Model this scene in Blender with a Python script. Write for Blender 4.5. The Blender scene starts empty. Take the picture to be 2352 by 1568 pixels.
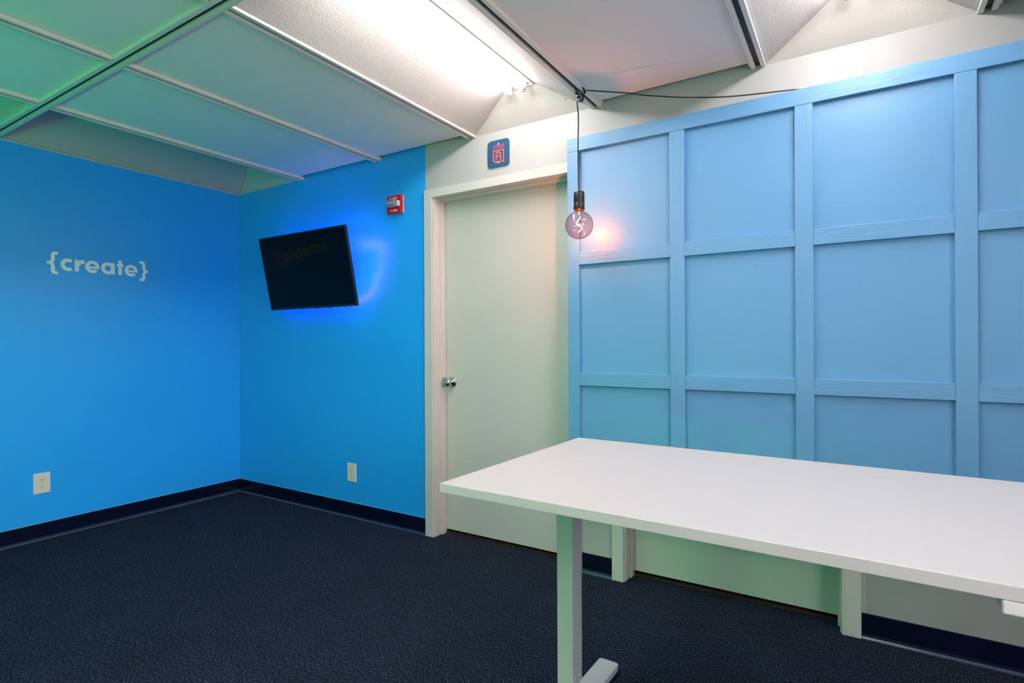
import bpy, math, random
from mathutils import Vector, Matrix
random.seed(7)
PI = math.pi
S = bpy.context.scene
COL = S.collection

# ------------------------------------------------------------------ camera
cam_d = bpy.data.cameras.new('camera'); cam = bpy.data.objects.new('camera', cam_d); COL.objects.link(cam)
cam_d.sensor_width = 36.0; cam_d.lens = 1267.71 / 2352 * 36; cam_d.clip_start = 0.02
YAW, PIT, ROL = .5573, .0009, -.0048
fwd = Vector((-math.sin(YAW), math.cos(YAW), 0)); rgt = Vector((math.cos(YAW), math.sin(YAW), 0)); upv = Vector((0, 0, 1))
f2 = fwd * math.cos(PIT) + upv * math.sin(PIT); u2 = -fwd * math.sin(PIT) + upv * math.cos(PIT)
r3 = rgt * math.cos(ROL) + u2 * math.sin(ROL); u3 = -rgt * math.sin(ROL) + u2 * math.cos(ROL)
R = Matrix((r3, u3, -f2)).transposed().to_4x4()
cam.matrix_world = Matrix.Translation((4.1568, -2.5788, 1.1733)) @ R
S.camera = cam

# ------------------------------------------------------------------ world, exposure, lights
w = bpy.data.worlds.new('world'); S.world = w; w.use_nodes = True
w.node_tree.nodes['Background'].inputs[0].default_value = (0.02, 0.022, 0.025, 1)
w.node_tree.nodes['Background'].inputs[1].default_value = 0.2
S.view_settings.view_transform = 'Standard'; S.view_settings.look = 'None'
S.view_settings.gamma = 1; S.view_settings.use_curve_mapping = False
S.view_settings.exposure = 0.5
TUBE = 26.0                      # fluorescent tubes
BLUE_LED = 44.0                  # strip behind the television
FILAMENT = 5.0
def area_lamp(name, loc, target, sx, sy, power, colour):
    d = bpy.data.lights.new(name, 'AREA'); d.shape = 'RECTANGLE'; d.size = sx; d.size_y = sy
    d.energy = power; d.color = colour
    o = bpy.data.objects.new(name, d); COL.objects.link(o)
    o.location = loc
    o.rotation_euler = (Vector(target) - Vector(loc)).to_track_quat('-Z', 'Z').to_euler()
    return o
# unseen green lamp inferred from the green cast; its body is added
GREEN = area_lamp('unseen_green_lamp_light', (1.1, -4.35, .95), (1.0, -2.1, 2.9), .5, .9, 29, (.02, 1.0, .20)); GREEN.data.spread = 2.5
GREEN_LOW = area_lamp('added_low_green_light', (2.75, -4.30, .42), (3.42, -1.05, .30), .70, .14, .78, (.02, 1.0, .22)); GREEN_LOW.data.spread = .55  # added low green fill aimed at the desk leg
# added soft fill light from the unseen right side of the room
RIGHT_FILL = area_lamp('right_fill_light', (5.98, -2.45, 1.08), (0, -1.3, .2), 1.9, 1.8, 29, (1.0, .96, .97)); RIGHT_FILL.data.spread = 2.1
H = 2.346                        # ceiling grid height
RX, RY = 6.08, -4.52             # room extent
TOPZ = 2.80

# ------------------------------------------------------------------ materials
def s2l(r, g, b):
    def c(v):
        v /= 255
        return v / 12.92 if v <= .04045 else ((v + .055) / 1.055) ** 2.4
    return (c(r), c(g), c(b), 1)
def nodes(m):
    m.use_nodes = True; nt = m.node_tree
    return nt, nt.nodes['Principled BSDF']
def mat(name, col, rough=.5, metal=0., spec=.5, bump=None, var=None, coat=0.):
    """bump: list of (scale, strength, detail, (sx,sy,sz)); var: (scale, amount)"""
    m = bpy.data.materials.new(name); nt, b = nodes(m)
    b.inputs['Roughness'].default_value = rough; b.inputs['Metallic'].default_value = metal
    b.inputs['Specular IOR Level'].default_value = spec; b.inputs['Base Color'].default_value = col
    if coat: b.inputs['Coat Weight'].default_value = coat; b.inputs['Coat Roughness'].default_value = .05
    tc = nt.nodes.new('ShaderNodeTexCoord')
    if var:
        n = nt.nodes.new('ShaderNodeTexNoise'); n.inputs['Scale'].default_value = var[0]; n.inputs['Detail'].default_value = 5
        nt.links.new(tc.outputs['Object'], n.inputs['Vector'])
        rp = nt.nodes.new('ShaderNodeMapRange'); rp.inputs['To Min'].default_value = 1 - var[1]; rp.inputs['To Max'].default_value = 1 + var[1]
        nt.links.new(n.outputs['Fac'], rp.inputs['Value'])
        mx = nt.nodes.new('ShaderNodeVectorMath'); mx.operation = 'SCALE'; mx.inputs[0].default_value = col[:3]
        nt.links.new(rp.outputs[0], mx.inputs['Scale']); nt.links.new(mx.outputs[0], b.inputs['Base Color'])
    prev = None
    for sc, st, det, stretch in (bump or []):
        mp = nt.nodes.new('ShaderNodeMapping'); mp.inputs['Scale'].default_value = stretch
        nt.links.new(tc.outputs['Object'], mp.inputs['Vector'])
        n = nt.nodes.new('ShaderNodeTexNoise'); n.inputs['Scale'].default_value = sc; n.inputs['Detail'].default_value = det
        nt.links.new(mp.outputs[0], n.inputs['Vector'])
        bp = nt.nodes.new('ShaderNodeBump'); bp.inputs['Strength'].default_value = st; bp.inputs['Distance'].default_value = .002
        nt.links.new(n.outputs['Fac'], bp.inputs['Height'])
        if prev: nt.links.new(prev.outputs[0], bp.inputs['Normal'])
        prev = bp
    if prev: nt.links.new(prev.outputs[0], b.inputs['Normal'])
    return m
def emis(name, col, st):
    m = bpy.data.materials.new(name); nt, b = nodes(m)
    b.inputs['Base Color'].default_value = (.8, .8, .8, 1)
    b.inputs['Emission Color'].default_value = col; b.inputs['Emission Strength'].default_value = st
    return m
ISO = (1, 1, 1)
M = {}
M['blue'] = mat('blue_wall_paint', (.015, .38, .96, 1), .33, bump=[(260, .12, 3, ISO), (22, .05, 2, ISO)], var=(3, .04))
M['cream'] = mat('cream_wall_paint', (.46, .45, .455, 1), .5, bump=[(220, .1, 3, ISO)], var=(2, .015))
M['greywall'] = mat('grey_wall_paint', (.36, .36, .36, 1), .5, bump=[(180, .2, 3, ISO)], var=(5, .03))
M['trim'] = mat('white_gloss_trim', (.62, .60, .575, 1), .32, bump=[(60, .08, 4, (1, 1, .15))])
M['door'] = mat('grey_white_door_paint', (.57, .575, .555, 1), .38, bump=[(120, .05, 3, ISO)], var=(1.5, .03))
M['panel'] = mat('light_blue_board_paint', (.115, .325, .60, 1), .45, spec=.7, bump=[(150, .10, 3, ISO)], var=(4, .025))
M['wood_v'] = mat('light_blue_wood_vertical', (.12, .325, .59, 1), .45, spec=.7, bump=[(90, .65, 6, (1, 1, .16)), (25, .35, 3, (1, 1, .3))], var=(9, .03))
M['wood_h'] = mat('light_blue_wood_horizontal', (.12, .325, .59, 1), .45, spec=.7, bump=[(90, .65, 6, (.16, 1, 1)), (25, .35, 3, (.3, 1, 1))], var=(9, .03))
M['base'] = mat('navy_rubber_base', (.002, .004, .022, 1), .22, bump=[(30, .1, 3, ISO)])
M['toe'] = mat('paler_navy_toe', (.028, .05, .105, 1), .28, bump=[(80, .2, 3, ISO)], var=(14, .3))  # toe paler than the base above it
M['tile'] = mat('flat_ceiling_tile', (.80, .79, .78, 1), .85, spec=.2, bump=[(160, .35, 4, ISO), (60, .2, 3, ISO)], var=(6, .03))
M['coffer'] = mat('textured_coffer_tile', (.50, .475, .455, 1), .7, spec=.3, bump=[(140, .75, 2, ISO), (300, .3, 2, ISO)], var=(5, .02))
M['tee'] = mat('ivory_grid_metal', (.72, .70, .64, 1), .4)
M['slot'] = mat('dark_grid_slot', (.015, .017, .022, 1), .5)
M['plenum'] = mat('dark_plenum', (.03, .03, .03, 1), .9)
M['table'] = mat('white_laminate', (.54, .53, .53, 1), .42, bump=[(300, .03, 2, ISO)])
M['metal_w'] = mat('pale_powder_coat', (.42, .44, .44, 1), .35, bump=[(400, .05, 2, ISO)])
M['ivory'] = mat('ivory_plastic', (.72, .68, .42, 1), .35)
M['plate'] = mat('white_plastic', (.70, .68, .67, 1), .3)
M['dark'] = mat('black_plastic', (.012, .012, .014, 1), .42)
M['cable'] = mat('black_cable', (.010, .010, .012, 1), .45)
M['screen'] = mat('black_glossy_screen', (.0006, .0006, .001, 1), .06, spec=.16)
M['bezel'] = mat('black_bezel', (.004, .004, .006, 1), .3)
M['chrome'] = mat('brushed_nickel', (.55, .55, .54, 1), .16, 1.)
M['steel'] = mat('grey_steel', (.45, .45, .45, 1), .35, 1.)
M['red'] = mat('red_alarm_plastic', (.55, .004, .012, 1), .3)
M['letter'] = mat('pale_wall_lettering', (.80, .86, .88, 1), .45)
M['white_ink'] = mat('white_ink', (.8, .78, .74, 1), .5)
M['signblue'] = mat('navy_sign_plate', (.020, .085, .19, 1), .35)
M['pink_ink'] = mat('pink_red_ink', (.75, .045, .13, 1), .5)
M['coral_ink'] = mat('coral_ink', (.85, .10, .09, 1), .5)
M['brown'] = mat('dark_brown_threshold', (.035, .014, .012, 1), .4, bump=[(60, .3, 4, ISO)])
M['pan'] = mat('white_fixture_pan', (.82, .80, .76, 1), .4)
M['tubeglow'] = emis('fluorescent_glow', (1.0, .93, .915, 1), TUBE)
M['tubeend'] = mat('tube_end_metal', (.7, .74, .6, 1), .35, .3)
M['led'] = emis('blue_led_glow', (.04, .055, 1.0, 1), BLUE_LED)
M['ledbead'] = emis('violet_led_bead', (.42, .26, 1.0, 1), BLUE_LED * 6)
M['filament'] = emis('hot_filament', (1.0, .33, .06, 1), FILAMENT)
M['greyink'] = mat('grey_logo_ink', (.10, .11, .13, 1), .4)
def glassy(name, tint, fres, rough, base=.045, edge=1.0):
    m = bpy.data.materials.new(name); m.use_nodes = True; nt = m.node_tree; nt.nodes.clear()
    o = nt.nodes.new('ShaderNodeOutputMaterial'); t = nt.nodes.new('ShaderNodeBsdfTransparent'); t.inputs[0].default_value = tint
    g = nt.nodes.new('ShaderNodeBsdfGlossy'); g.inputs['Roughness'].default_value = rough; g.inputs[0].default_value = (1, 1, 1, 1)
    lf = nt.nodes.new('ShaderNodeLayerWeight'); lf.inputs[0].default_value = .5
    pw = nt.nodes.new('ShaderNodeMath'); pw.operation = 'POWER'; pw.inputs[1].default_value = 5.0
    lw = nt.nodes.new('ShaderNodeMath'); lw.operation = 'MULTIPLY_ADD'; lw.inputs[1].default_value = fres; lw.inputs[2].default_value = base
    nt.links.new(lf.outputs['Facing'], pw.inputs[0]); nt.links.new(pw.outputs[0], lw.inputs[0])
    mx = nt.nodes.new('ShaderNodeMixShader')
    cm = nt.nodes.new('ShaderNodeMix'); cm.data_type = 'RGBA'; cm.inputs[6].default_value = tint; cm.inputs[7].default_value = tuple(c * edge for c in tint[:3]) + (1,)
    p2 = nt.nodes.new('ShaderNodeMath'); p2.operation = 'POWER'; p2.inputs[1].default_value = 2.0
    nt.links.new(lf.outputs['Facing'], p2.inputs[0]); nt.links.new(p2.outputs[0], cm.inputs[0]); nt.links.new(cm.outputs[2], t.inputs[0])
    nt.links.new(lw.outputs[0], mx.inputs[0]); nt.links.new(t.outputs[0], mx.inputs[1]); nt.links.new(g.outputs[0], mx.inputs[2])
    nt.links.new(mx.outputs[0], o.inputs[0]); return m
M['bulbglass'] = glassy('smoky_rose_glass', (.84, .68, .72, 1), .10, .03, .05, .62)
M['lens'] = glassy('clear_strobe_lens', (.80, .84, .90, 1), .6, .08, .22)
# carpet
m = bpy.data.materials.new('dark_blue_carpet'); nt, b = nodes(m); M['carpet'] = m
b.inputs['Roughness'].default_value = .95; b.inputs['Specular IOR Level'].default_value = .12
tc = nt.nodes.new('ShaderNodeTexCoord')
mp = nt.nodes.new('ShaderNodeMapping'); mp.inputs['Scale'].default_value = (1, .42, 1); mp.inputs['Rotation'].default_value = (0, 0, .5)
nt.links.new(tc.outputs['Object'], mp.inputs['Vector'])
n = nt.nodes.new('ShaderNodeTexNoise'); n.inputs['Scale'].default_value = 250; n.inputs['Detail'].default_value = 3; n.inputs['Roughness'].default_value = .6
nt.links.new(mp.outputs[0], n.inputs['Vector'])
cr = nt.nodes.new('ShaderNodeValToRGB'); nt.links.new(n.outputs['Fac'], cr.inputs[0])
cr.color_ramp.elements[0].position = .36; cr.color_ramp.elements[0].color = (.0016, .0032, .0068, 1)
cr.color_ramp.elements[1].position = .72; cr.color_ramp.elements[1].color = (.085, .115, .18, 1)
e = cr.color_ramp.elements.new(.52); e.color = (.0065, .012, .026, 1)
n2 = nt.nodes.new('ShaderNodeTexNoise'); n2.inputs['Scale'].default_value = 5; n2.inputs['Detail'].default_value = 3
nt.links.new(tc.outputs['Object'], n2.inputs['Vector'])
mr = nt.nodes.new('ShaderNodeMapRange'); mr.inputs['To Min'].default_value = .75; mr.inputs['To Max'].default_value = 1.25
nt.links.new(n2.outputs['Fac'], mr.inputs['Value'])
sc = nt.nodes.new('ShaderNodeVectorMath'); sc.operation = 'SCALE'
nt.links.new(cr.outputs[0], sc.inputs[0]); nt.links.new(mr.outputs[0], sc.inputs['Scale']); nt.links.new(sc.outputs[0], b.inputs['Base Color'])
bp = nt.nodes.new('ShaderNodeBump'); bp.inputs['Strength'].default_value = .5; bp.inputs['Distance'].default_value = .004
nt.links.new(n.outputs['Fac'], bp.inputs['Height']); nt.links.new(bp.outputs[0], b.inputs['Normal'])

# ------------------------------------------------------------------ mesh helpers
class MB:
    def __init__(s): s.v = []; s.f = []; s.m = []; s.sm = []
    def add(s, vs, fs, mi=0, smooth=False):
        o = len(s.v); s.v += [tuple(p) for p in vs]
        for f in fs: s.f.append([i + o for i in f]); s.m.append(mi); s.sm.append(smooth)
        return s
    def box(s, x0, x1, y0, y1, z0, z1, mi=0, skip=()):
        vs = [(x0, y0, z0), (x1, y0, z0), (x1, y1, z0), (x0, y1, z0), (x0, y0, z1), (x1, y0, z1), (x1, y1, z1), (x0, y1, z1)]
        fs = [(0, 3, 2, 1), (4, 5, 6, 7), (0, 1, 5, 4), (1, 2, 6, 5), (2, 3, 7, 6), (3, 0, 4, 7)]
        return s.add(vs, fs, mi)
    def slab(s, poly, dvec, mi=0):
        n = len(poly); d = Vector(dvec)
        vs = [Vector(p) for p in poly] + [Vector(p) + d for p in poly]
        fs = [list(range(n))[::-1], [n + i for i in range(n)]] + [(i, (i + 1) % n, n + (i + 1) % n, n + i) for i in range(n)]
        return s.add(vs, fs, mi)
    def tube(s, path, r, seg=12, mi=0, cap=True):
        P = [Vector(p) for p in path]; rs = r if isinstance(r, (list, tuple)) else [r] * len(P)
        vs = []; fs = []; t0 = (P[1] - P[0]).normalized()
        up = Vector((0, 0, 1)) if abs(t0.z) < .9 else Vector((1, 0, 0))
        nrm = (up - t0 * up.dot(t0)).normalized()
        for i, p in enumerate(P):
            t = (P[min(i + 1, len(P) - 1)] - P[max(i - 1, 0)]).normalized()
            nrm = (nrm - t * nrm.dot(t)).normalized(); bi = t.cross(nrm)
            for k in range(seg):
                a = 2 * PI * k / seg; vs.append(p + (nrm * math.cos(a) + bi * math.sin(a)) * rs[i])
        for i in range(len(P) - 1):
            for k in range(seg):
                k2 = (k + 1) % seg; fs.append((i * seg + k, i * seg + k2, (i + 1) * seg + k2, (i + 1) * seg + k))
        if cap: fs += [list(range(seg))[::-1], [(len(P) - 1) * seg + k for k in range(seg)]]
        return s.add(vs, fs, mi, True)
    def lathe(s, prof, origin, axis, seg=32, mi=0):
        """prof: list of (radius, height along axis)"""
        ax = Vector(axis).normalized(); a = Vector((1, 0, 0)) if abs(ax.x) < .9 else Vector((0, 0, 1))
        a = (a - ax * a.dot(ax)).normalized(); c = ax.cross(a); o = Vector(origin); vs = []; fs = []
        for r, h in prof:
            for k in range(seg):
                t = 2 * PI * k / seg; vs.append(o + ax * h + (a * math.cos(t) + c * math.sin(t)) * max(r, 1e-5))
        for i in range(len(prof) - 1):
            for k in range(seg):
                k2 = (k + 1) % seg; fs.append((i * seg + k, i * seg + k2, (i + 1) * seg + k2, (i + 1) * seg + k))
        return s.add(vs, fs, mi, True)
    def stroke(s, pts, wd, fr, th, mi=0):
        """flat stroke of width wd along 2D points; fr maps (u,v,h)->3D; wd may be a list"""
        keep = [0] + [i for i in range(1, len(pts)) if math.dist(pts[i], pts[i - 1]) > 1e-5]
        if not isinstance(wd, (int, float)): wd = [wd[i] for i in keep]
        pts = [pts[i] for i in keep]; s.k = getattr(s, 'k', 0) + 1; th = th + s.k * .00004
        n = len(pts); ws = wd if isinstance(wd, (list, tuple)) else [wd] * n
        L = []; Rr = []
        for i, (u, v) in enumerate(pts):
            a = pts[max(i - 1, 0)]; c = pts[min(i + 1, n - 1)]
            if 0 < i < n - 1:
                d1 = Vector((u - a[0], v - a[1])).normalized(); d2 = Vector((c[0] - u, c[1] - v)).normalized()
                d = (d1 + d2).normalized(); k = 1 / max(.35, d.dot(d2))
            else: d = Vector((c[0] - a[0], c[1] - a[1])).normalized(); k = 1
            nx, ny = -d.y, d.x; h = ws[i] / 2 * k
            L.append((u + nx * h, v + ny * h)); Rr.append((u - nx * h, v - ny * h))
        vs = []
        for q in (0, th):
            vs += [fr(p[0], p[1], q) for p in L] + [fr(p[0], p[1], q) for p in Rr]
        fs = []; o = 2 * n
        for i in range(n - 1):
            fs += [(i, i + 1, n + i + 1, n + i), (o + i, o + n + i, o + n + i + 1, o + i + 1),
                   (i, o + i, o + i + 1, i + 1), (n + i, n + i + 1, o + n + i + 1, o + n + i)]
        fs += [(0, n, o + n, o), (n - 1, o + n - 1, o + 2 * n - 1, 2 * n - 1)]
        return s.add(vs, fs, mi)
    def build(s, name, mats, parent=None, bevel=0, loc=None):
        me = bpy.data.meshes.new(name)
        o = bpy.data.objects.new(name, me); COL.objects.link(o)
        base = Vector((0, 0, 0))
        vs = s.v
        if loc is not None: base = Vector(loc); vs = [tuple(Vector(p) - base) for p in s.v]; o.location = base
        me.from_pydata(vs, [], s.f)
        if not isinstance(mats, (list, tuple)): mats = [mats]
        for mm in mats: me.materials.append(mm)
        for p, mi, sm in zip(me.polygons, s.m, s.sm): p.material_index = mi; p.use_smooth = sm
        import bmesh
        bm = bmesh.new(); bm.from_mesh(me); bmesh.ops.recalc_face_normals(bm, faces=bm.faces); bm.to_mesh(me); bm.free()
        if bevel:
            bv = o.modifiers.new('bevel', 'BEVEL'); bv.width = bevel; bv.segments = 2; bv.limit_method = 'ANGLE'; bv.angle_limit = .7
        if parent is not None:
            o.parent = parent
            o.location = base - parent.matrix_basis.translation if parent.parent is None else base - (parent.matrix_basis.translation + parent.parent.matrix_basis.translation)
        return o
def tag(o, label, cat, group=None):
    o['label'] = label; o['category'] = cat
    if group: o['group'] = group
    return o
def struct(o, label=None):
    o['kind'] = 'structure'
    if label: o['label'] = label
    return o
def thing(name, label, cat, loc, group=None):
    o = bpy.data.objects.new(name, None); COL.objects.link(o); o.location = loc; o.empty_display_size = .1
    return tag(o, label, cat, group)
def box(*a): return MB().box(*a)
def arc(cx, cy, r, a0, a1, n=24, ry=None):
    ry = ry or r
    return [(cx + r * math.cos(math.radians(a0 + (a1 - a0) * i / n)), cy + ry * math.sin(math.radians(a0 + (a1 - a0) * i / n))) for i in range(n + 1)]

# ------------------------------------------------------------------ room shell
struct(box(-.15, RX + .15, RY - .15, .30, -.05, 0).build('floor', M['carpet']), 'dark blue flecked carpet floor')
struct(box(-.12, 0, RY, .12, 0, TOPZ).build('wall_left', M['blue']), 'bright blue painted left wall')
D1 = (1.988, 2.911); D2 = (3.187, 4.108); DT = 2.05
PX = 4.185
wb = MB()
wb.box(0, 1.935, 0, .12, 0, TOPZ, 0)
wb.box(1.935, D1[0], 0, .12, 0, TOPZ, 1); wb.box(D1[0], D1[1], 0, .12, DT, TOPZ, 1)
wb.box(D1[1], D2[0], 0, .12, 0, TOPZ, 1); wb.box(D2[0], D2[1], 0, .12, DT, TOPZ, 1)
wb.box(D2[1], PX, 0, .12, 0, TOPZ, 1); wb.box(PX, RX, 0, .12, 0, TOPZ, 2)
struct(wb.build('wall_back', [M['blue'], M['cream'], M['greywall']]), 'back wall, blue by the corner and cream beyond the door')
struct(box(RX, RX + .12, RY, .12, 0, TOPZ).build('wall_right', M['greywall']))
struct(box(-.12, RX + .12, RY - .12, RY, 0, TOPZ).build('wall_front', M['greywall']))

def baseboard(name, a, c, axis):
    """cove base 0.10 high with a small curved toe; a..c along axis"""
    prof = [(0, .100), (.0035, .1005), (.0045, .098), (.0045, .020), (.007, .010), (.013, .004), (.014, .0), (0, 0)]
    n = len(prof); vs = []
    for t in (a, c):
        for d, z in prof: vs.append((t, -d, z) if axis == 'x' else (d, t, z))
    fs = [(i, (i + 1) % n, n + (i + 1) % n, n + i) for i in range(n)] + [list(range(n)), [n + i for i in range(n)]]
    m_ = MB()
    for i, f in enumerate(fs): pass
    o = len(m_.v); m_.v += vs
    for i, f in enumerate(fs): m_.f.append(list(f)); m_.m.append(1 if i in (4, 5) else 0); m_.sm.append(False)
    return struct(m_.build(name, [M['base'], M['toe']]))
baseboard('baseboard_left', RY, -.0, 'y')
baseboard('baseboard_back', .0, 1.932, 'x')
baseboard('baseboard_back', 2.968, 3.131, 'x')
baseboard('baseboard_back', 4.171, RX, 'x')
baseboard('baseboard_right', RY, 0, 'y').location = (RX, 0, 0)
bpy.data.objects['baseboard_right'].scale.x = -1
# thin bead of caulk / paint along the base top
for nm, bx in (('trim_1', (0, .0035, RY, 0, .0995, .1035)), ('trim_2', (0, 1.932, -.0035, 0, .0995, .1035))):
    struct(box(*bx).build(nm, mat('pale_blue_paint_edge_' + nm, (.10, .42, .72, 1), .4, bump=[(20, .5, 3, ISO)])))

# ------------------------------------------------------------------ doors
def door(idx, x0, x1, knob, cas_l, cas_r):
    leaf = MB().box(x0 + .014, x1 - .014, .100, .138, .024, DT - .008)
    d = leaf.build('door_%d' % idx, M['door'], bevel=.0015, loc=((x0 + x1) / 2, .119, .024)); struct(d)
    j = MB()      # jamb lining with stop
    j.box(x0, x0 + .011, -.002, .14, 0, DT); j.box(x1 - .011, x1, -.002, .14, 0, DT); j.box(x0 + .011, x1 - .011, -.002, .14, DT - .005, DT)
    j.box(x0 + .011, x0 + .020, .055, .097, .0, DT - .005); j.box(x1 - .020, x1 - .011, .055, .097, .0, DT - .005)
    j.box(x0 + .020, x1 - .020, .055, .097, DT - .018, DT - .005)
    j.build('door_jamb', M['trim'], d, .0015)
    c = MB()      # casing: flat boards with a small raised inner bead, mitred head
    T = 2.095
    c.slab([(x0 - cas_l, -.015, 0), (x0 + .001, -.015, 0), (x0 + .001, -.015, DT), (x0 - cas_l, -.015, T)], (0, .015, 0))
    c.slab([(x1 - .001, -.015, 0), (x1 + cas_r, -.015, 0), (x1 + cas_r, -.015, T), (x1 - .001, -.015, DT)], (0, .015, 0))
    c.slab([(x0 - cas_l, -.015, T), (x0 + .001, -.015, DT), (x1 - .001, -.015, DT), (x1 + cas_r, -.015, T)], (0, .015, 0))
    c.box(x0 - .006, x0 + .004, -.0165, -.004, 0, DT - .004); c.box(x1 - .004, x1 + .006, -.0165, -.004, 0, DT - .004)
    c.box(x0 + .004, x1 - .004, -.0165, -.004, DT - .006, DT + .004)
    c.build('door_casing', M['trim'], d, .002)
    box(x0 + .011, x1 - .011, .097, .15, 0, .012).build('threshold', M['brown'], d)
    box(x0 + .011, x1 - .011, .139, .15, .0, .06).build('door_sweep', M['dark'], d)
    if knob:
        kx, kz = x0 + .068, .930
        rose = MB().lathe([(0, -.001), (.033, 0), (.033, .003), (.030, .007), (.020, .013), (.015, .016), (.0, .016)], (kx, .100, kz), (0, -1, 0)).build('knob_rose', M['chrome'], d)
        kn = MB().lathe([(.013, .014), (.012, .026), (.016, .034), (.024, .042), (.0265, .052), (.0262, .060), (.022, .066), (.015, .0675), (.0, .0675)], (kx, .100, kz), (0, -1, 0)).build('knob', M['chrome'], d)
        kh = MB().lathe([(.010, 0), (.010, .0012), (.0, .0012)], (kx, .0325, kz), (0, -1, 0)).build('keyhole', M['steel'], kn)
        sl = box(kx - .001, kx + .001, .0303, .0316, kz - .005, kz + .005).build('keyway', M['dark'], kn)
        sp = MB(); sp.box(x0 + .011, x0 + .0135, .098, .1385, kz - .030, kz + .030); sp.build('strike_plate', M['steel'], d)
        la = MB(); la.box(x0 + .0195, x0 + .0215, .062, .094, kz - .028, kz + .028)
        la.build('strike_lip', M['steel'], d)
    return d
door(1, D1[0], D1[1], True, .056, .056)
door(2, D2[0], D2[1], False, .056, .062)

# ------------------------------------------------------------------ ceiling
ceil = struct(box(-.12, RX + .12, RY - .12, .12, TOPZ, TOPZ + .03).build('ceiling', M['plenum']), 'suspended ceiling of flat and coffered tiles')
X = [0, .765, 1.53, 2.283, 3.057, 3.806, 4.561, 5.322, RX]
Y = [0, -1.487, -3.00, RY]
COFFER = {(i, j) for i in (0, 3, 5, 7) for j in range(3)}
LIT = {(3, 0), (5, 0), (3, 1), (3, 2), (5, 2), (7, 1)}  # unseen back-row and right-wall fixtures are added for brightness
TZ = H + .016
def tile(i, j):
    x0, x1 = X[i], X[i + 1]; y1, y0 = Y[j], Y[j + 1]
    xa = x0 + (.026 if i else .004); xb = x1 - (.026 if i < 7 else .004)
    ya = y0 + .026; yb = y1 - (.026 if j else .034)
    box(xa, xb, ya, yb, TZ, TZ + .016).build('ceiling_tile', M['tile'], ceil)
    # shallow flat lip the tile edge rests on
CH = 2.506; CW = .085; CE = .11
def coffer(i, j):
    x0, x1 = X[i] + (.022 if i else 0), X[i + 1] - .022; y1, y0 = Y[j] - (.022 if j else 0), Y[j + 1] + (.022 if j < 2 else 0)
    xm = (X[i] + X[i + 1]) / 2; z0 = H + .006; g = .0012
    A = (xm - CW, y0 + CE - .02); B_ = (xm + CW, y1 - CE)
    faces = [[(x0, y0 + g, z0), (x0, y1 - g, z0), (A[0], B_[1] - g, CH), (A[0], A[1] + g, CH)],
             [(x1, y1 - g, z0), (x1, y0 + g, z0), (B_[0], A[1] + g, CH), (B_[0], B_[1] - g, CH)],
             [(x0 + g, y1, z0), (x1 - g, y1, z0), (B_[0] - g, B_[1], CH), (A[0] + g, B_[1], CH)],
             [(x1 - g, y0, z0), (x0 + g, y0, z0), (A[0] + g, A[1], CH), (B_[0] - g, A[1], CH)]]
    for k, f in enumerate(faces):
        MB().slab(f, (0, 0, .012)).build('coffer_panel', M['coffer'], ceil)
    if (i, j) not in LIT:
        box(xm - CW - .01, xm + CW + .01, A[1] - .01, B_[1] + .01, CH + .002, CH + .016).build('coffer_cap', M['tile'], ceil)
    return xm, A[1], B_[1]
def tee(x, y0, y1):
    b_ = MB()
    for s_ in (-1, 1):
        xa, xb = sorted((x + s_ * .011, x + s_ * .029))
        b_.box(xa, xb, y0, y1, H, H + .018)
        xa, xb = sorted((x + s_ * .020, x + s_ * .040)); b_.box(xa, xb, y0, y1, H + .0155, H + .0185)
    t_ = b_.build('cross_tee', M['tee'], ceil, .0012)
    box(x - .011, x + .011, y0, y1, H + .014, H + .020).build('tee_slot', M['slot'], t_)
def main(y):
    b_ = MB()
    for s_ in (-1, 1):
        ya, yb = sorted((y + s_ * .011, y + s_ * .029))
        b_.box(0, RX, ya, yb, H - .0005, H + .020)
        ya, yb = sorted((y + s_ * .020, y + s_ * .045)); b_.box(0, RX, ya, yb, H + .0175, H + .0205)
    t_ = b_.build('main_runner', M['tee'], ceil, .0012)
    box(0, RX, y - .011, y + .011, H + .014, H + .022).build('runner_slot', M['slot'], t_)
apex = {}
for i in range(8):
    for j in range(3):
        if (i, j) in COFFER: apex[(i, j)] = coffer(i, j)
        else: tile(i, j)
for j in range(3):
    for i in range(1, 8): tee(X[i], Y[j + 1] + (.030 if j < 2 else 0), Y[j] - (.030 if j else 0))
for y in Y[1:3]: main(y)
wa = MB()
for bx in ((0, .012, RY, 0, H + .001, H + .0045),): wa.box(*bx)
wa.build('wall_angle', M['tee'], ceil)

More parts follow.
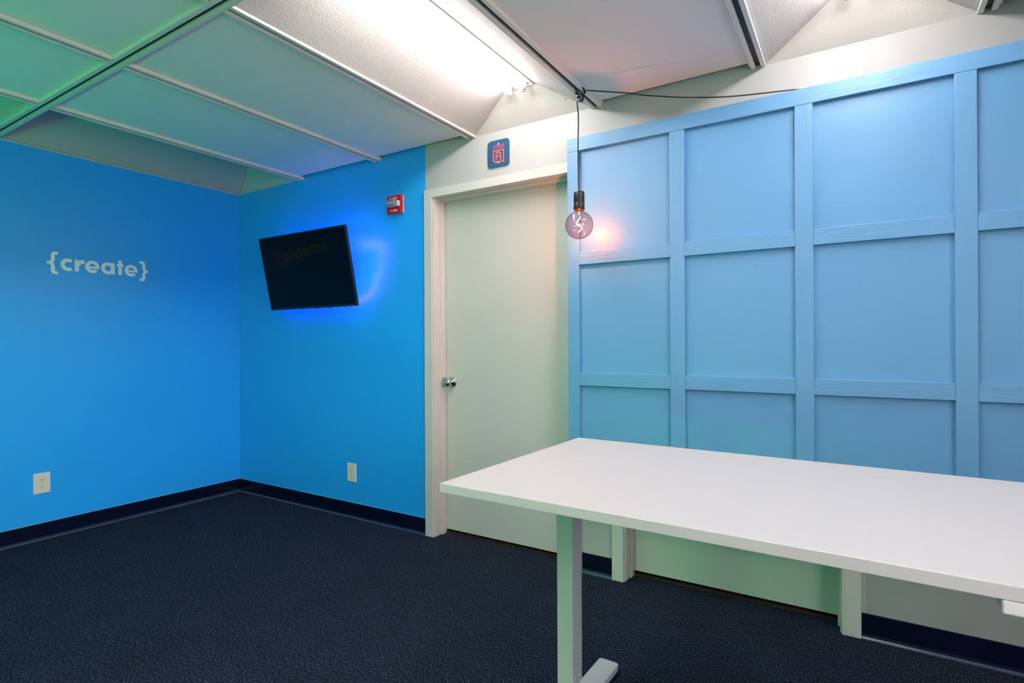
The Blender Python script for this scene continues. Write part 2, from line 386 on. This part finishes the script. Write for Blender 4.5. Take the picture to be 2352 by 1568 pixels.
# ------------------------------------------------------------------ fluorescent fixtures
def fixture(i, j, label):
    xm, ya, yb = apex[(i, j)]
    t = thing('fluorescent_fixture', label, 'ceiling light', (xm, (ya + yb) / 2, CH), 'two-tube fluorescent fixtures in the ceiling coffers')
    box(xm - CW - .004, xm + CW + .004, ya - .004, yb + .004, CH + .001, CH + .05).build('housing', M['pan'], t, .001)
    L0, L1 = ya + .045, yb - .035
    lp = MB()
    for s_ in (-1, 1):
        xs_ = sorted((xm + s_ * CW, xm + s_ * (CW + .003))); lp.box(xs_[0], xs_[1], ya, yb, CH - .010, CH + .004)
    lp.box(xm - CW, xm + CW, yb - .003, yb, CH - .010, CH + .004); lp.box(xm - CW, xm + CW, ya, ya + .003, CH - .010, CH + .004)
    lp.build('housing_lip', M['tee'], t)
    pn = MB().slab([(xm - .030, L0 - .02, CH), (xm + .030, L0 - .02, CH), (xm + .018, L0 - .02, CH - .012), (xm - .018, L0 - .02, CH - .012)], (0, (L1 - L0) + .04, 0))
    pn.build('ballast_cover', M['pan'], t)
    for s_ in (-1, 1):
        tx = xm + s_ * .045; tz = CH - .030
        tb = MB().tube([(tx, L0 + .012, tz), (tx, L1 - .012, tz)], .0155, 20).build('tube', M['tubeglow'], t)
        for ye, sg in ((L0, 1), (L1, -1)):
            MB().tube([(tx, ye, tz), (tx, ye + sg * .014, tz)], .0162, 20).build('end_cap', M['tubeend'], tb)
            yy = sorted((ye - sg * .012, ye - sg * .0005))
            box(tx - .014, tx + .014, yy[0], yy[1], tz - .018, CH).build('lamp_holder', M['plate'], t, .001)
    return t
fixture(3, 0, 'bright two-tube fluorescent light in the coffer above the door and the studio sign')
fixture(5, 0, 'two-tube fluorescent light in the coffer above the light blue board, beyond the top edge')

fixture(3, 1, 'two-tube fluorescent light in the middle row of coffers, behind the one above the door')
fixture(3, 2, 'added two-tube fluorescent light in the unseen row farthest from the doors, toward the lettering wall')
fixture(5, 2, 'added two-tube fluorescent light in the unseen row farthest from the doors, behind the viewer')
fixture(7, 1, 'added two-tube fluorescent light beside the unseen right wall in the middle row of coffers')

# ------------------------------------------------------------------ light blue board
px0, px1, pz0, pz1 = 2.918, 5.356, .355, 2.196
wp = thing('wall_board', 'light blue board with a grid of raised wooden battens covering the wall and second door', 'wall panel', ((px0 + px1) / 2, -.016, pz0))
box(px0, px1, -.036, -.0166, pz0, pz1).build('backing_board', M['panel'], wp)
box(px0, px1, -.055, -.036, 2.130, pz1).build('top_rail', M['wood_h'], wp, .0015)
ST = [(px0, 2.981), (3.436, 3.502), (3.947, 4.013), (4.460, 4.524), (4.975, 5.040), (5.292, px1)]
for a, c in ST: box(a, c, -.055, -.036, pz0, 2.1293).build('stile', M['wood_v'], wp, .0015)
for k in range(5):
    for z0, z1 in ((1.558, 1.622), (.955, 1.019), (pz0, .420)):
        box(ST[k][1] + .0004, ST[k + 1][0] - .0004, -.0545, -.036, z0 + random.uniform(-.0006, .0006) * (z0 > .4), z1).build('cross_rail', M['wood_h'], wp, .0015)
MB().lathe([(.0, 0), (.004, .0), (.003, .0015), (0, .0015)], (3.80, -.036, 1.50), (0, -1, 0), 12).build('nail_head', M['steel'], wp)

# ------------------------------------------------------------------ table
TA = math.radians(-1.4); tc0 = Vector((3.217, -1.438, 0))
t = thing('desk', 'white laminate standing desk on pale metal T-shaped legs in front of the light blue board', 'desk', (0, 0, 0))
def parent_local(o): return o
TL, TD, TH = 1.62, .822, .800
tp = MB().box(0, TL, 0, TD, TH - .0245, TH).build('tabletop', M['table'], t, .0018)
for lx in (.166, TL - .166):
    fy = TD / 2 + .012
    ft = MB(); pts = []
    for (cx_, cy_, a0) in ((lx + .037 - .012, fy + .305 - .012, 0), (lx - .037 + .012, fy + .305 - .012, 90), (lx - .037 + .012, fy - .305 + .012, 180), (lx + .037 - .012, fy - .305 + .012, 270)):
        for k in range(5): an = math.radians(a0 + k * 22.5); pts.append((cx_ + .012 * math.cos(an), cy_ + .012 * math.sin(an), .008))
    ft.slab(pts, (0, 0, .022))
    fo = ft.build('foot', M['metal_w'], t, .002)
    for yy in (fy - .27, fy + .27): MB().lathe([(.018, 0), (.018, .008), (0, .008)], (lx, yy, 0), (0, 0, 1), 16).build('leveller', M['dark'], fo)
    lg = box(lx - .0265, lx + .0265, fy - .035, fy + .032, .112, TH - .0246).build('leg', M['metal_w'], t, .0025)
    box(lx - .0235, lx + .0205, fy - .030, fy + .027, .030, .7).build('inner_column', M['metal_w'], lg, .002)
    for zz in (.123, .123): pass
    for yy in (fy - .018, fy + .012): MB().lathe([(.0, .0012), (.003, .0012), (.003, 0)], (lx + .0265, yy, .135), (1, 0, 0), 12).build('screw', M['plate'], lg)
    box(lx - .04, lx + .04, .06, TD - .06, TH - .031, TH - .0246).build('side_bracket', M['metal_w'], t)
for yy in (TD / 2 - .12, TD / 2 + .12):
    box(.206, TL - .206, yy - .02, yy + .02, TH - .062, TH - .0246).build('crossbar', M['metal_w'], t, .002)
cx0 = 1.128
cp = box(cx0, cx0 + .115, .001, .075, TH - .047, TH - .0246).build('control_panel', M['plate'], t, .003)
MB().lathe([(.0, .001), (.0035, .001), (.0035, -.001)], (cx0 + .058, .001, TH - .033), (0, -1, 0), 12).build('button', M['dark'], cp)
MB().lathe([(.0, -.006), (.006, -.004), (.007, 0)], (.13, .035, TH - .0246), (0, 0, 1), 12).build('screw', M['plate'], t)
t.location = tc0; t.rotation_euler = (0, 0, TA)

# ------------------------------------------------------------------ television, mount and strip light
TVW, TVH, TVT = .888, .513, .030
tv = thing('television', 'black flat television tilted down on the blue wall, glowing blue behind', 'television', (1.0, -.155, 1.66))
pitch = math.atan2(.1, .503)
# local frame: u = x, v = up along the screen, n = outward normal (towards -y, down)
vdir = Vector((0, -math.sin(pitch), math.cos(pitch))); ndir = Vector((0, -math.cos(pitch), -math.sin(pitch)))
o0 = Vector((1.0, -.150, 1.662))
def tvp(u, v, n): return o0 + Vector((u, 0, 0)) + vdir * v + ndir * n
def tvbox(m_, u0, u1, v0, v1, n0, n1, mi=0):
    vs = [tvp(u, v, n) for n in (n0, n1) for (u, v) in ((u0, v0), (u1, v0), (u1, v1), (u0, v1))]
    return m_.add(vs, [(0, 3, 2, 1), (4, 5, 6, 7), (0, 1, 5, 4), (1, 2, 6, 5), (2, 3, 7, 6), (3, 0, 4, 7)], mi)
hw, hh = TVW / 2, TVH / 2
m_ = MB(); tvbox(m_, -hw, hw, -hh, hh, -.018, -.001); cas = m_.build('casing', M['bezel'], tv, .003)
m_ = MB(); tvbox(m_, -.28, .28, -.22, .10, -.042, -.018); m_.build('rear_housing', M['dark'], tv, .006)
m_ = MB()
bz = .008
for a in ((-hw, hw, -hh, -hh + .016), (-hw, hw, hh - bz, hh), (-hw, -hw + bz, -hh + .016, hh - bz), (hw - bz, hw, -hh + .016, hh - bz)): tvbox(m_, *a, -.001, .001)
m_.build('bezel', M['bezel'], tv)
m_ = MB(); tvbox(m_, -hw + bz, hw - bz, -hh + .016, hh - bz, -.001, .0002); m_.build('screen', M['screen'], tv)
fr = lambda u, v, q: tvp(u, v, .001 + q)
m_ = MB(); lx_, s_ = .385, .0045
m_.stroke([(lx_, -hh + .011), (lx_ + .003, -hh + .006), (lx_ + .006, -hh + .011)], .0012, fr, .0003)
m_.stroke([(lx_ + .009, -hh + .006), (lx_ + .009, -hh + .011)], .0012, fr, .0003)
m_.stroke([(lx_ + .012, -hh + .011), (lx_ + .018, -hh + .011), (lx_ + .012, -hh + .006), (lx_ + .018, -hh + .006)], .0012, fr, .0003)
m_.stroke([(lx_ + .021, -hh + .006), (lx_ + .021, -hh + .011)], .0012, fr, .0003)
m_.stroke(arc(lx_ + .027, -hh + .0085, .0028, 0, 360, 12), .0012, fr, .0003)
m_.build('maker_mark', M['greyink'], tv)
loop = [(u, -hh + .004 - .020 * math.sin((u - .285) / .09 * PI), -.022 - .01 * math.sin((u - .285) / .09 * PI)) for u in [.285 + .09 * k / 14 for k in range(15)]]
MB().tube([tvp(*p) for p in loop], .0022, 8).build('loose_cable', M['cable'], tv)
for u in (.03, .165): m_ = MB(); tvbox(m_, u - .012, u + .012, -hh - .005, -hh + .01, -.03, -.012); m_.build('connector', M['dark'], tv, .002)
wm = thing('wall_mount', 'black metal bracket behind the television on the blue wall', 'bracket', (1.0, 0, 1.66))
box(.86, 1.14, -.012, -.0, 1.56, 1.78).build('wall_plate', M['dark'], wm, .002)
for xx in (.92, 1.08):
    MB().slab([(xx - .012, -.012, 1.74), (xx - .012, -.125, 1.74), (xx - .012, -.100, 1.60), (xx - .012, -.012, 1.60)], (.024, 0, 0)).build('tilt_arm', M['dark'], wm)
# strip light stuck round the back of the television
pth = []
a_, b2 = hw - .035, hh - .035
def rr(u0, u1, v0, v1, r, n=6, rbig=None):
    out = []
    rb_ = rbig or r
    for cx_, cy_, a0, r in ((u1 - r, v1 - r, 0, r), (u0 + r, v1 - r, 90, r), (u0 + r, v0 + r, 180, r), (u1 - rb_, v0 + rb_, 270, rb_)):
        for k in range(n + 1): an = math.radians(a0 + 90 * k / n); out.append((cx_ + r * math.cos(an), cy_ + r * math.sin(an)))
    return out
ring = rr(-hw + .05, hw - .02, -hh + .03, hh - .06, .06, 10, .21)
strip = MB(); n_ = len(ring)
vs = []
for (u, v) in ring:
    k = (abs(u) - .006) / abs(u); k2 = (abs(v) - .006) / max(abs(v), .01)
    vs += [tvp(u, v, -.0205), tvp(u * k, v * k2, -.0205)]
fs = [(2 * q, 2 * q + 1, 2 * ((q + 1) % n_) + 1, 2 * ((q + 1) % n_)) for q in range(n_)]
led = strip.add(vs, fs).build('led_strip', M['led'], tv); led['label'] = 'glowing blue light strip round the back'
bead = MB()
def walk(pts, step):
    out = []; acc = 0; P = [Vector((p[0], p[1])) for p in pts] + [Vector((pts[0][0], pts[0][1]))]
    for q in range(len(P) - 1):
        d = (P[q + 1] - P[q]).length; tt = step - acc
        while tt < d: out.append(P[q].lerp(P[q + 1], tt / d)); tt += step
        acc = (acc + d) % step
    return out
for p in walk(ring, .033):
    if p.x < .2: continue
    q = tvp(p.x * .993, p.y * .99, -.0206)
    bead.lathe([(.0032, 0), (.0026, .0016), (.0, .0024)], q, -ndir, 8)
bead.build('led_beads', M['ledbead'], led)['kind'] = 'stuff'

# ------------------------------------------------------------------ fire alarm
al = thing('fire_alarm', 'red FIRE alarm strobe on the blue wall beside the door casing', 'fire alarm', (1.70, 0, 1.981))
box(1.648, 1.7565, -.010, 0, 1.985, 2.096).build('back_box', M['plate'], al, .003)
box(1.645, 1.7590, -.035, -.010, 1.981, 2.0955).build('cover', M['red'], al, .003)
stb = box(1.670, 1.7560, -.060, -.035, 2.021, 2.055).build('strobe_base', mat('cream_strobe_plastic', (.66, .60, .46, 1), .35), al, .003)
ln = MB(); ln.slab([(1.670, -.0605, 2.020), (1.755, -.0605, 2.020), (1.748, -.088, 2.023), (1.678, -.088, 2.023)], (0, 0, .033))
ln.build('strobe_lens', M['lens'], stb, .003)
rf = MB().lathe([(.004, 0), (.013, .006), (.015, .012)], (1.712, -.0605, 2.039), (0, -1, 0), 20).build('reflector', M['chrome'], stb)
MB().tube([(1.685, -.076, 2.040), (1.738, -.076, 2.040)], .0028, 10).build('flash_tube', M['plate'], stb)
frA = lambda u, v, q: (u, -.0352 - q, v)
def glyph(mb, ch, x, y, wd, h, sw, fr, th):
    x1, y1, xm = x + wd, y + h, x + wd / 2; e_ = sw / 2
    X0, X1, Y0, Y1 = x + e_, x1 - e_, y + e_, y1 - e_
    K = {'F': [[(X0, y), (X0, y1)], [(x, Y1), (x1, Y1)], [(x, y + h * .52), (x1 - wd * .15, y + h * .52)]],
         'I': [[(xm, y), (xm, y1)]],
         'R': [[(X0, y), (X0, y1)], [(x, Y1), (xm, Y1)] + arc(xm, (Y1 + y + h * .45) / 2, X1 - xm, 90, -90, 8, (Y1 - y - h * .45) / 2)[0:] + [(x, y + h * .45)], [(xm, y + h * .45), (X1, y)]],
         'E': [[(X0, y), (X0, y1)], [(x, Y1), (x1, Y1)], [(x, y + h * .5), (x1 - wd * .12, y + h * .5)], [(x, Y0), (x1, Y0)]],
         'T': [[(xm, y), (xm, y1)], [(x, Y1), (x1, Y1)]],
         'U': [[(X0, y1), (X0, y + wd / 2)] + arc(xm, y + wd / 2, X1 - xm, 180, 360, 10, wd / 2 - e_)[1:] + [(X1, y1)]],
         'D': [[(X0, y), (X0, y1)], [(x, Y1), (xm, Y1)] + arc(xm, y + h / 2, X1 - xm, 90, -90, 12, Y1 - y - h / 2) + [(x, Y0)]],
         'O': [arc(xm, y + h / 2, X1 - xm, 0, 360, 20, Y1 - y - h / 2)],
         'S': [arc(xm, y + h * .74, X1 - xm, 30, 270, 10, Y1 - y - h * .74) + arc(xm, y + h * .26, X1 - xm, 90, -150, 10, y + h * .5 - y - h * .26)[1:]]}
    for st in K[ch]: mb.stroke(st, sw, fr, th)
for z0, x0_ in ((2.0685, 1.672), (1.993, 1.674)):
    m_ = MB(); xx = x0_
    for ch, wd in (('F', .011), ('I', .004), ('R', .012), ('E', .011)):
        glyph(m_, ch, xx, z0, wd, .0135, .0026, frA, .0004); xx += wd + .0065
    m_.build('lettering', M['white_ink'], al)

# ------------------------------------------------------------------ studio sign
sg = thing('studio_sign', 'small navy STUDIO A plate with coral lettering above the door', 'sign', (2.4705, 0, 2.147))
pl = [(p[0], -.002, p[1]) for p in rr(2.3975, 2.5435, 2.148, 2.300, .024, 8)]
MB().slab(pl, (0, -.006, 0)).build('plate', M['signblue'], sg, .0008)
bk = [(p[0], 0, p[1]) for p in rr(2.4005, 2.5465, 2.144, 2.296, .024, 8)]
MB().slab(bk, (0, -.002, 0)).build('clear_backing', M['plate'], sg)
frS = lambda u, v, q: (u, -.0081 - q, v)
m_ = MB(); xx = 2.4365
for ch, wd in (('S', .0125), ('T', .0125), ('U', .0125), ('D', .0125), ('I', .004), ('O', .0135)):
    glyph(m_, ch, xx, 2.2515, wd, .0205, .0030, frS, .0004); xx += wd + .0010
m_.build('studio_lettering', M['pink_ink'], sg)
m_ = MB()
fp = [(2.4378, 2.2410), (2.5058, 2.2410), (2.5058, 2.1762), (2.4528, 2.1762), (2.4378, 2.1875)]
m_.stroke(fp + [fp[0]], .0066, frS, .0004); m_.stroke([(2.4345, 2.241), (2.4411, 2.241)], .0066, frS, .0004)
m_.stroke([(2.4568, 2.186), (2.4568, 2.216)] + arc(2.4714, 2.216, .0146, 180, 0, 14) + [(2.486, 2.186)], .0080, frS, .0004)
m_.stroke([(2.4568, 2.2085), (2.486, 2.2085)], .0066, frS, .0004)
m_.build('letter_emblem', M['coral_ink'], sg)
for zz in (2.2760, 2.1730): MB().lathe([(.0045, 0), (.0045, .0012), (.003, .002), (0, .002)], (2.4712, -.0082, zz), (0, -1, 0), 16).build('screw', M['plate'], sg)

# ------------------------------------------------------------------ wall lettering {create}
wl = thing('wall_lettering', 'pale {create} lettering painted on the blue left wall', 'lettering', (0, -.95, 1.603))
frW = lambda u, v, q: (.0002 + q, u, v)
def spline2(P, W, k=5):
    out, ow = [], []
    for i in range(len(P) - 1):
        a, b_, c, d = P[max(i - 1, 0)], P[i], P[i + 1], P[min(i + 2, len(P) - 1)]
        for q in range(k):
            t_ = q / k
            out.append(tuple(.5 * ((2 * b_[z]) + (-a[z] + c[z]) * t_ + (2 * a[z] - 5 * b_[z] + 4 * c[z] - d[z]) * t_ ** 2 + (-a[z] + 3 * b_[z] - 3 * c[z] + d[z]) * t_ ** 3) for z in (0, 1)))
            ow.append(W[i] + (W[i + 1] - W[i]) * t_)
    return out + [P[-1]], ow + [W[-1]]
def put(name, strokes, i):
    mb = MB()
    for k, (pts, wd) in enumerate(strokes):
        if name == 'brace': pts, wd = spline2(pts, wd)
        mb.stroke(pts, wd, frW, .0007 + .00003 * k)
    mb.build(name, M['letter'], wl)
def brace(xs, xt, xe, zt, zb, zm):   # stem x, tip x, serif end x
    s_ = 1 if xe > xs else -1
    pts = [(xe, zt - .009), (xs + s_ * .012, zt - .009), (xs + s_ * .004, zt - .012), (xs, zt - .022), (xs, zm + .022), (xs - s_ * .004, zm + .010), (xs - s_ * .013, zm + .003), (xt, zm)]
    ptb = [(xe, zb + .009), (xs + s_ * .012, zb + .009), (xs + s_ * .004, zb + .012), (xs, zb + .022), (xs, zm - .022), (xs - s_ * .004, zm - .010), (xs - s_ * .013, zm - .003), (xt, zm)]
    w_ = [.017, .018, .019, .0195, .0195, .018, .014, .010]
    return [(pts, w_), (ptb, w_)]
put('brace', brace(-1.2015, -1.2317, -1.1765, 1.7395, 1.6020, 1.6712), 0)
put('brace', brace(-.6950, -.6679, -.7215, 1.7395, 1.6028, 1.6705), 7)
W_ = .0215
put('letter', [(arc(-1.1245, 1.6668, .0390 - W_ / 2, 52, 308, 30), W_)], 1)
put('letter', [([(-1.0792, 1.6303), (-1.0792, 1.7035)], .0222), ([(-1.071, 1.6700), (-1.066, 1.6830), (-1.056, 1.6915), (-1.0385, 1.6930)], [.014, .020, .022, .0225])], 2)
for cy_ in (-.9958, -.7728):
    put('letter', [(arc(cy_, 1.6675, .0390 - .0100, -4, 318, 36, .0392 - .0095), .0200), ([(cy_ - .028, 1.6640), (cy_ + .0378, 1.6640)], .0135)], 3)
put('letter', [(arc(-.9092, 1.6675, .0390 - .0105, 0, 360, 36), .0210), ([(-.8808, 1.6325), (-.8808, 1.7045)], .0212)], 4)
put('letter', [([(-.8386, 1.6325), (-.8386, 1.7270)], .0208), ([(-.8589, 1.6960), (-.8181, 1.6960)], .0155)], 5)

# ------------------------------------------------------------------ outlets
def outlet(frm, base, label):
    """frm(u,v,h): u across, v up, h out of the wall"""
    t = thing('wall_outlet', label, 'outlet', base, 'white duplex outlet plates on the blue walls')
    W2, H2 = .0415, .0615
    mb = MB(); A = [(-W2, -H2, 0), (W2, -H2, 0), (W2, H2, 0), (-W2, H2, 0)]; B_ = [(-W2 + .003, -H2 + .003, .0055), (W2 - .003, -H2 + .003, .0055), (W2 - .003, H2 - .003, .0055), (-W2 + .003, H2 - .003, .0055)]
    mb.add([frm(*p) for p in A + B_], [(0, 1, 5, 4), (1, 2, 6, 5), (2, 3, 7, 6), (3, 0, 4, 7), (4, 5, 6, 7), (3, 2, 1, 0)])
    cp_ = mb.build('cover_plate', M['plate'], t)
    for v0 in (.0195, -.0195):
        pts = []
        for k in range(28):
            an = 2 * PI * k / 28; pts.append((.0172 * math.cos(an), v0 + max(-.0138, min(.0138, .0172 * math.sin(an)))))
        mb = MB(); n_ = len(pts)
        mb.add([frm(p[0], p[1], .0045) for p in pts] + [frm(p[0], p[1], .0068) for p in pts], [list(range(n_))[::-1], [n_ + k for k in range(n_)]] + [(k, (k + 1) % n_, n_ + (k + 1) % n_, n_ + k) for k in range(n_)])
        rc = mb.build('receptacle', M['ivory'], t)
        mb = MB()
        for u0, hh_ in ((-.0064, .0045), (.0064, .0036)):
            mb.stroke([(u0, v0 + .004 - hh_), (u0, v0 + .004 + hh_)], .0018, lambda u, v, q: frm(u, v, .0066 + q), .0005)
        mb.stroke(arc(0, v0 - .0075, .0013, 0, 360, 10), .0026, lambda u, v, q: frm(u, v, .0066 + q), .0005)
        mb.build('slots', M['dark'], rc)
    return t
outlet(lambda u, v, h: (1.2775 + u, -h, .3015 + v), (1.2775, 0, .24), 'white outlet plate low on the blue wall below the television')
outlet(lambda u, v, h: (h, -1.259 + u, .3385 + v), (0, -1.259, .277), 'white outlet plate low on the blue wall below the lettering')

# ------------------------------------------------------------------ pendant bulb, hook and cord
def smooth(P, k=5):
    out = []
    for i in range(len(P) - 1):
        p0, p1, p2, p3 = P[max(i - 1, 0)], P[i], P[i + 1], P[min(i + 2, len(P) - 1)]
        for q in range(k):
            t_ = q / k; out.append(.5 * ((2 * p1) + (-p0 + p2) * t_ + (2 * p0 - 5 * p1 + 4 * p2 - p3) * t_ ** 2 + (-p0 + 3 * p1 - 3 * p2 + p3) * t_ ** 3))
    return out + [P[-1]]
BX, BY, BZ = 3.046, -.189, 1.7255
pd = thing('pendant_light', 'bare globe bulb hanging on a black cord beside the door, filament glowing orange', 'pendant lamp', (BX, BY, BZ))
HX, HY, HZ = 3.055, -.189, 2.318
cord = [(HX - .006, HY - .010, 2.322), (HX - .012, HY - .010, 2.305), (HX - .012, HY - .006, 2.28), (HX - .011, HY, 2.24), (BX - .004, BY, 2.1), (BX - .003, BY, 1.98), (BX - .001, BY, 1.88)]
MB().tube(smooth([Vector(p) for p in cord]), .0032, 10).build('hanging_cord', M['cable'], pd)
wc = [((1331, 219), -.215), ((1336, 211), -.24), ((1344, 207.5), -.255), ((1370, 209), -.26), ((1446, 214), -.24), ((1480, 218.5), -.22), ((1552, 223.0), -.17), ((1600, 223.6), -.115), ((1654, 222.8), -.10), ((1700, 219.5), -.08), ((1756, 213.6), -.06), ((1795, 209), -.04), ((1831, 205.5), -.022), ((1875, 206), -.010)]
def ray(px, py, yy):
    d = f2 + r3 * ((px - 1176) / 1267.71) - u3 * ((py - 784) / 1267.71); C0 = Vector((4.1568, -2.5788, 1.1733))
    return C0 + d * ((yy - C0.y) / d.y)
pts = [ray(p[0][0], p[0][1], p[1]) for p in wc]
MB().tube(smooth(pts), .0028, 8).build('supply_cord', M['cable'], pd)
sk = MB().lathe([(0, .158), (.021, .158), (.0245, .155), (.0255, .150), (.0258, .105), (.0250, .1035), (.0258, .102), (.0262, .072), (.0255, .0705), (.023, .0712), (.021, .09), (0, .09)], (BX, BY, BZ), (0, 0, 1), 40).build('socket', M['dark'], pd)
prof = []
for k in range(0, 33):
    an = -PI / 2 + (PI / 2 + 1.22) * k / 32; prof.append((.0665 * math.cos(an), .0665 * math.sin(an)))
prof += [(.0200, .066), (.0172, .0705), (.0160, .078), (.0158, .088)]
gl = MB().lathe(prof, (BX, BY, BZ - .0), (0, 0, 1), 48).build('bulb', M['bulbglass'], pd)
MB().lathe([(.0, .048), (.0035, .05), (.0042, .058), (.006, .075), (.010, .09)], (BX, BY, BZ), (0, 0, 1), 16).build('glass_stem', M['lens'], gl)
sp = []
for k in range(60):
    q = k / 59; an = .5 + q * 2.6 * PI; rad = .004 + .009 * math.sin(PI * min(1, q * 1.05)) + .004 * q
    sp.append(Vector((BX + .0 + rad * math.cos(an), BY + rad * math.sin(an) * .7, BZ + .040 - .078 * q + .004 * math.sin(an * 1.0))))
MB().tube(sp, .0019, 8).build('filament', M['filament'], gl)
MB().lathe([(.0, .050), (.0032, .052), (.0032, .062), (0, .064)], (BX, BY, BZ), (0, 0, 1), 10).build('filament_support', M['filament'], gl)
pld = bpy.data.lights.new('filament_light', 'POINT'); pld.energy = 5.0; pld.color = (1.0, .25, .07); pld.shadow_soft_size = .006
plo = bpy.data.objects.new('filament_light', pld); COL.objects.link(plo); plo.location = (BX + .004, BY - .004, BZ - .002)
# clamp hook holding the cord on the ceiling grid
hk = thing('ceiling_clamp', 'small black clamp with silver screws holding the pendant cord on the ceiling rail', 'clamp', (3.057, HY, 2.33))
for a_p, b_p, c_p in (((1343, 214), (1342, 206), (1334.5, 197.5)), ((1324, 216), (1324, 210), (1325, 203.5))):
    jp = [ray(*a_p, HY - .016), ray(*b_p, HY - .030), ray(*c_p, HY - .055)]
    js = smooth(jp, 6); MB().tube(js, [.0062 - .0042 * (k / (len(js) - 1)) ** 1.5 for k in range(len(js))], 12).build('jaw', M['dark'], hk)
bd = MB().lathe([(.0, -.007), (.017, -.006), (.021, -.003), (.0215, .002), (.019, .005), (.013, .006), (.012, .004), (.0, .004)], (3.058, HY - .006, 2.325), (-.35, -.80, -.48), 32).build('clamp_body', M['dark'], hk)
MB().lathe([(.0125, .0), (.0125, .0065), (.0150, .0065), (.0150, .0)], (3.058, HY - .006, 2.325), (-.35, -.80, -.48), 28).build('clamp_ring', M['steel'], hk)
for dx, dz in ((-.013, .009), (.009, .012), (-.006, -.012)):
    MB().lathe([(.0052, 0), (.0052, .002), (.003, .004), (0, .004)], (3.058 + dx, HY - .0125, 2.325 + dz), (-.35, -.80, -.48), 14).build('screw', M['chrome'] if dz < .01 or 1 else M['steel'], hk)
bl = MB().tube([(3.034, HY - .008, 2.323), (2.985, HY - .004, 2.322)], .0022, 8).build('bolt', M['steel'], hk)
MB().tube([(2.987, HY - .004, 2.322), (2.972, HY - .002, 2.334)], .0018, 8).build('bolt', M['steel'], hk)
MB().lathe([(0, -.006), (.0055, -.003), (.0055, .003), (0, .006)], (2.969, HY - .002, 2.336), (0, 0, 1), 12).build('bolt_cap', M['plate'], hk)

# ------------------------------------------------------------------ unseen half of the room: added window and green lamp bodies
wn = struct(box(RX - .012, RX - .004, -3.36, -1.54, .14, 2.02).build('added_window_1', mat('added_glazing', (.8, .82, .85, 1), .3)), 'added frosted window in the unseen right wall, made to go with the fill light')
fm = MB()
for bx in ((-3.42, -3.36, .08, 2.08), (-1.54, -1.48, .08, 2.08), (-3.36, -1.54, .08, .14), (-3.36, -1.54, 2.02, 2.08)): fm.box(RX - .05, RX - .001, *bx)
fm.build('added_window_frame', M['trim'], wn, .002)
gp = thing('green_lamp', 'unseen green light panel on an added black stand behind the viewer', 'studio light', (1.1, -4.40, 0))
box(.84, 1.36, -4.47, -4.40, .48, 1.42).build('lamp_head', M['dark'], gp, .004)
MB().tube([(1.1, -4.44, .02), (1.1, -4.44, .50)], .015, 12).build('pole', M['dark'], gp)
for k in range(3):
    an = k * 2 * PI / 3 + .5; MB().tube([(1.1, -4.40 + .0, .22), (1.1 + .25 * math.cos(an), max(-4.5, -4.40 + .25 * math.sin(an)), .012)], .009, 8).build('leg', M['dark'], gp)
gf = thing('added_low_lamp', 'added low green light head, unseen on the floor behind the viewer', 'studio light', (2.75, -4.36, 0))  # added body for the low green fill
box(2.38, 3.12, -4.42, -4.32, .32, .52).build('lamp_head', M['dark'], gf, .004)
box(2.66, 2.84, -4.44, -4.34, 0, .02).build('base', M['dark'], gf); MB().tube([(2.75, -4.39, .02), (2.75, -4.39, .33)], .012, 10).build('pole', M['dark'], gf)
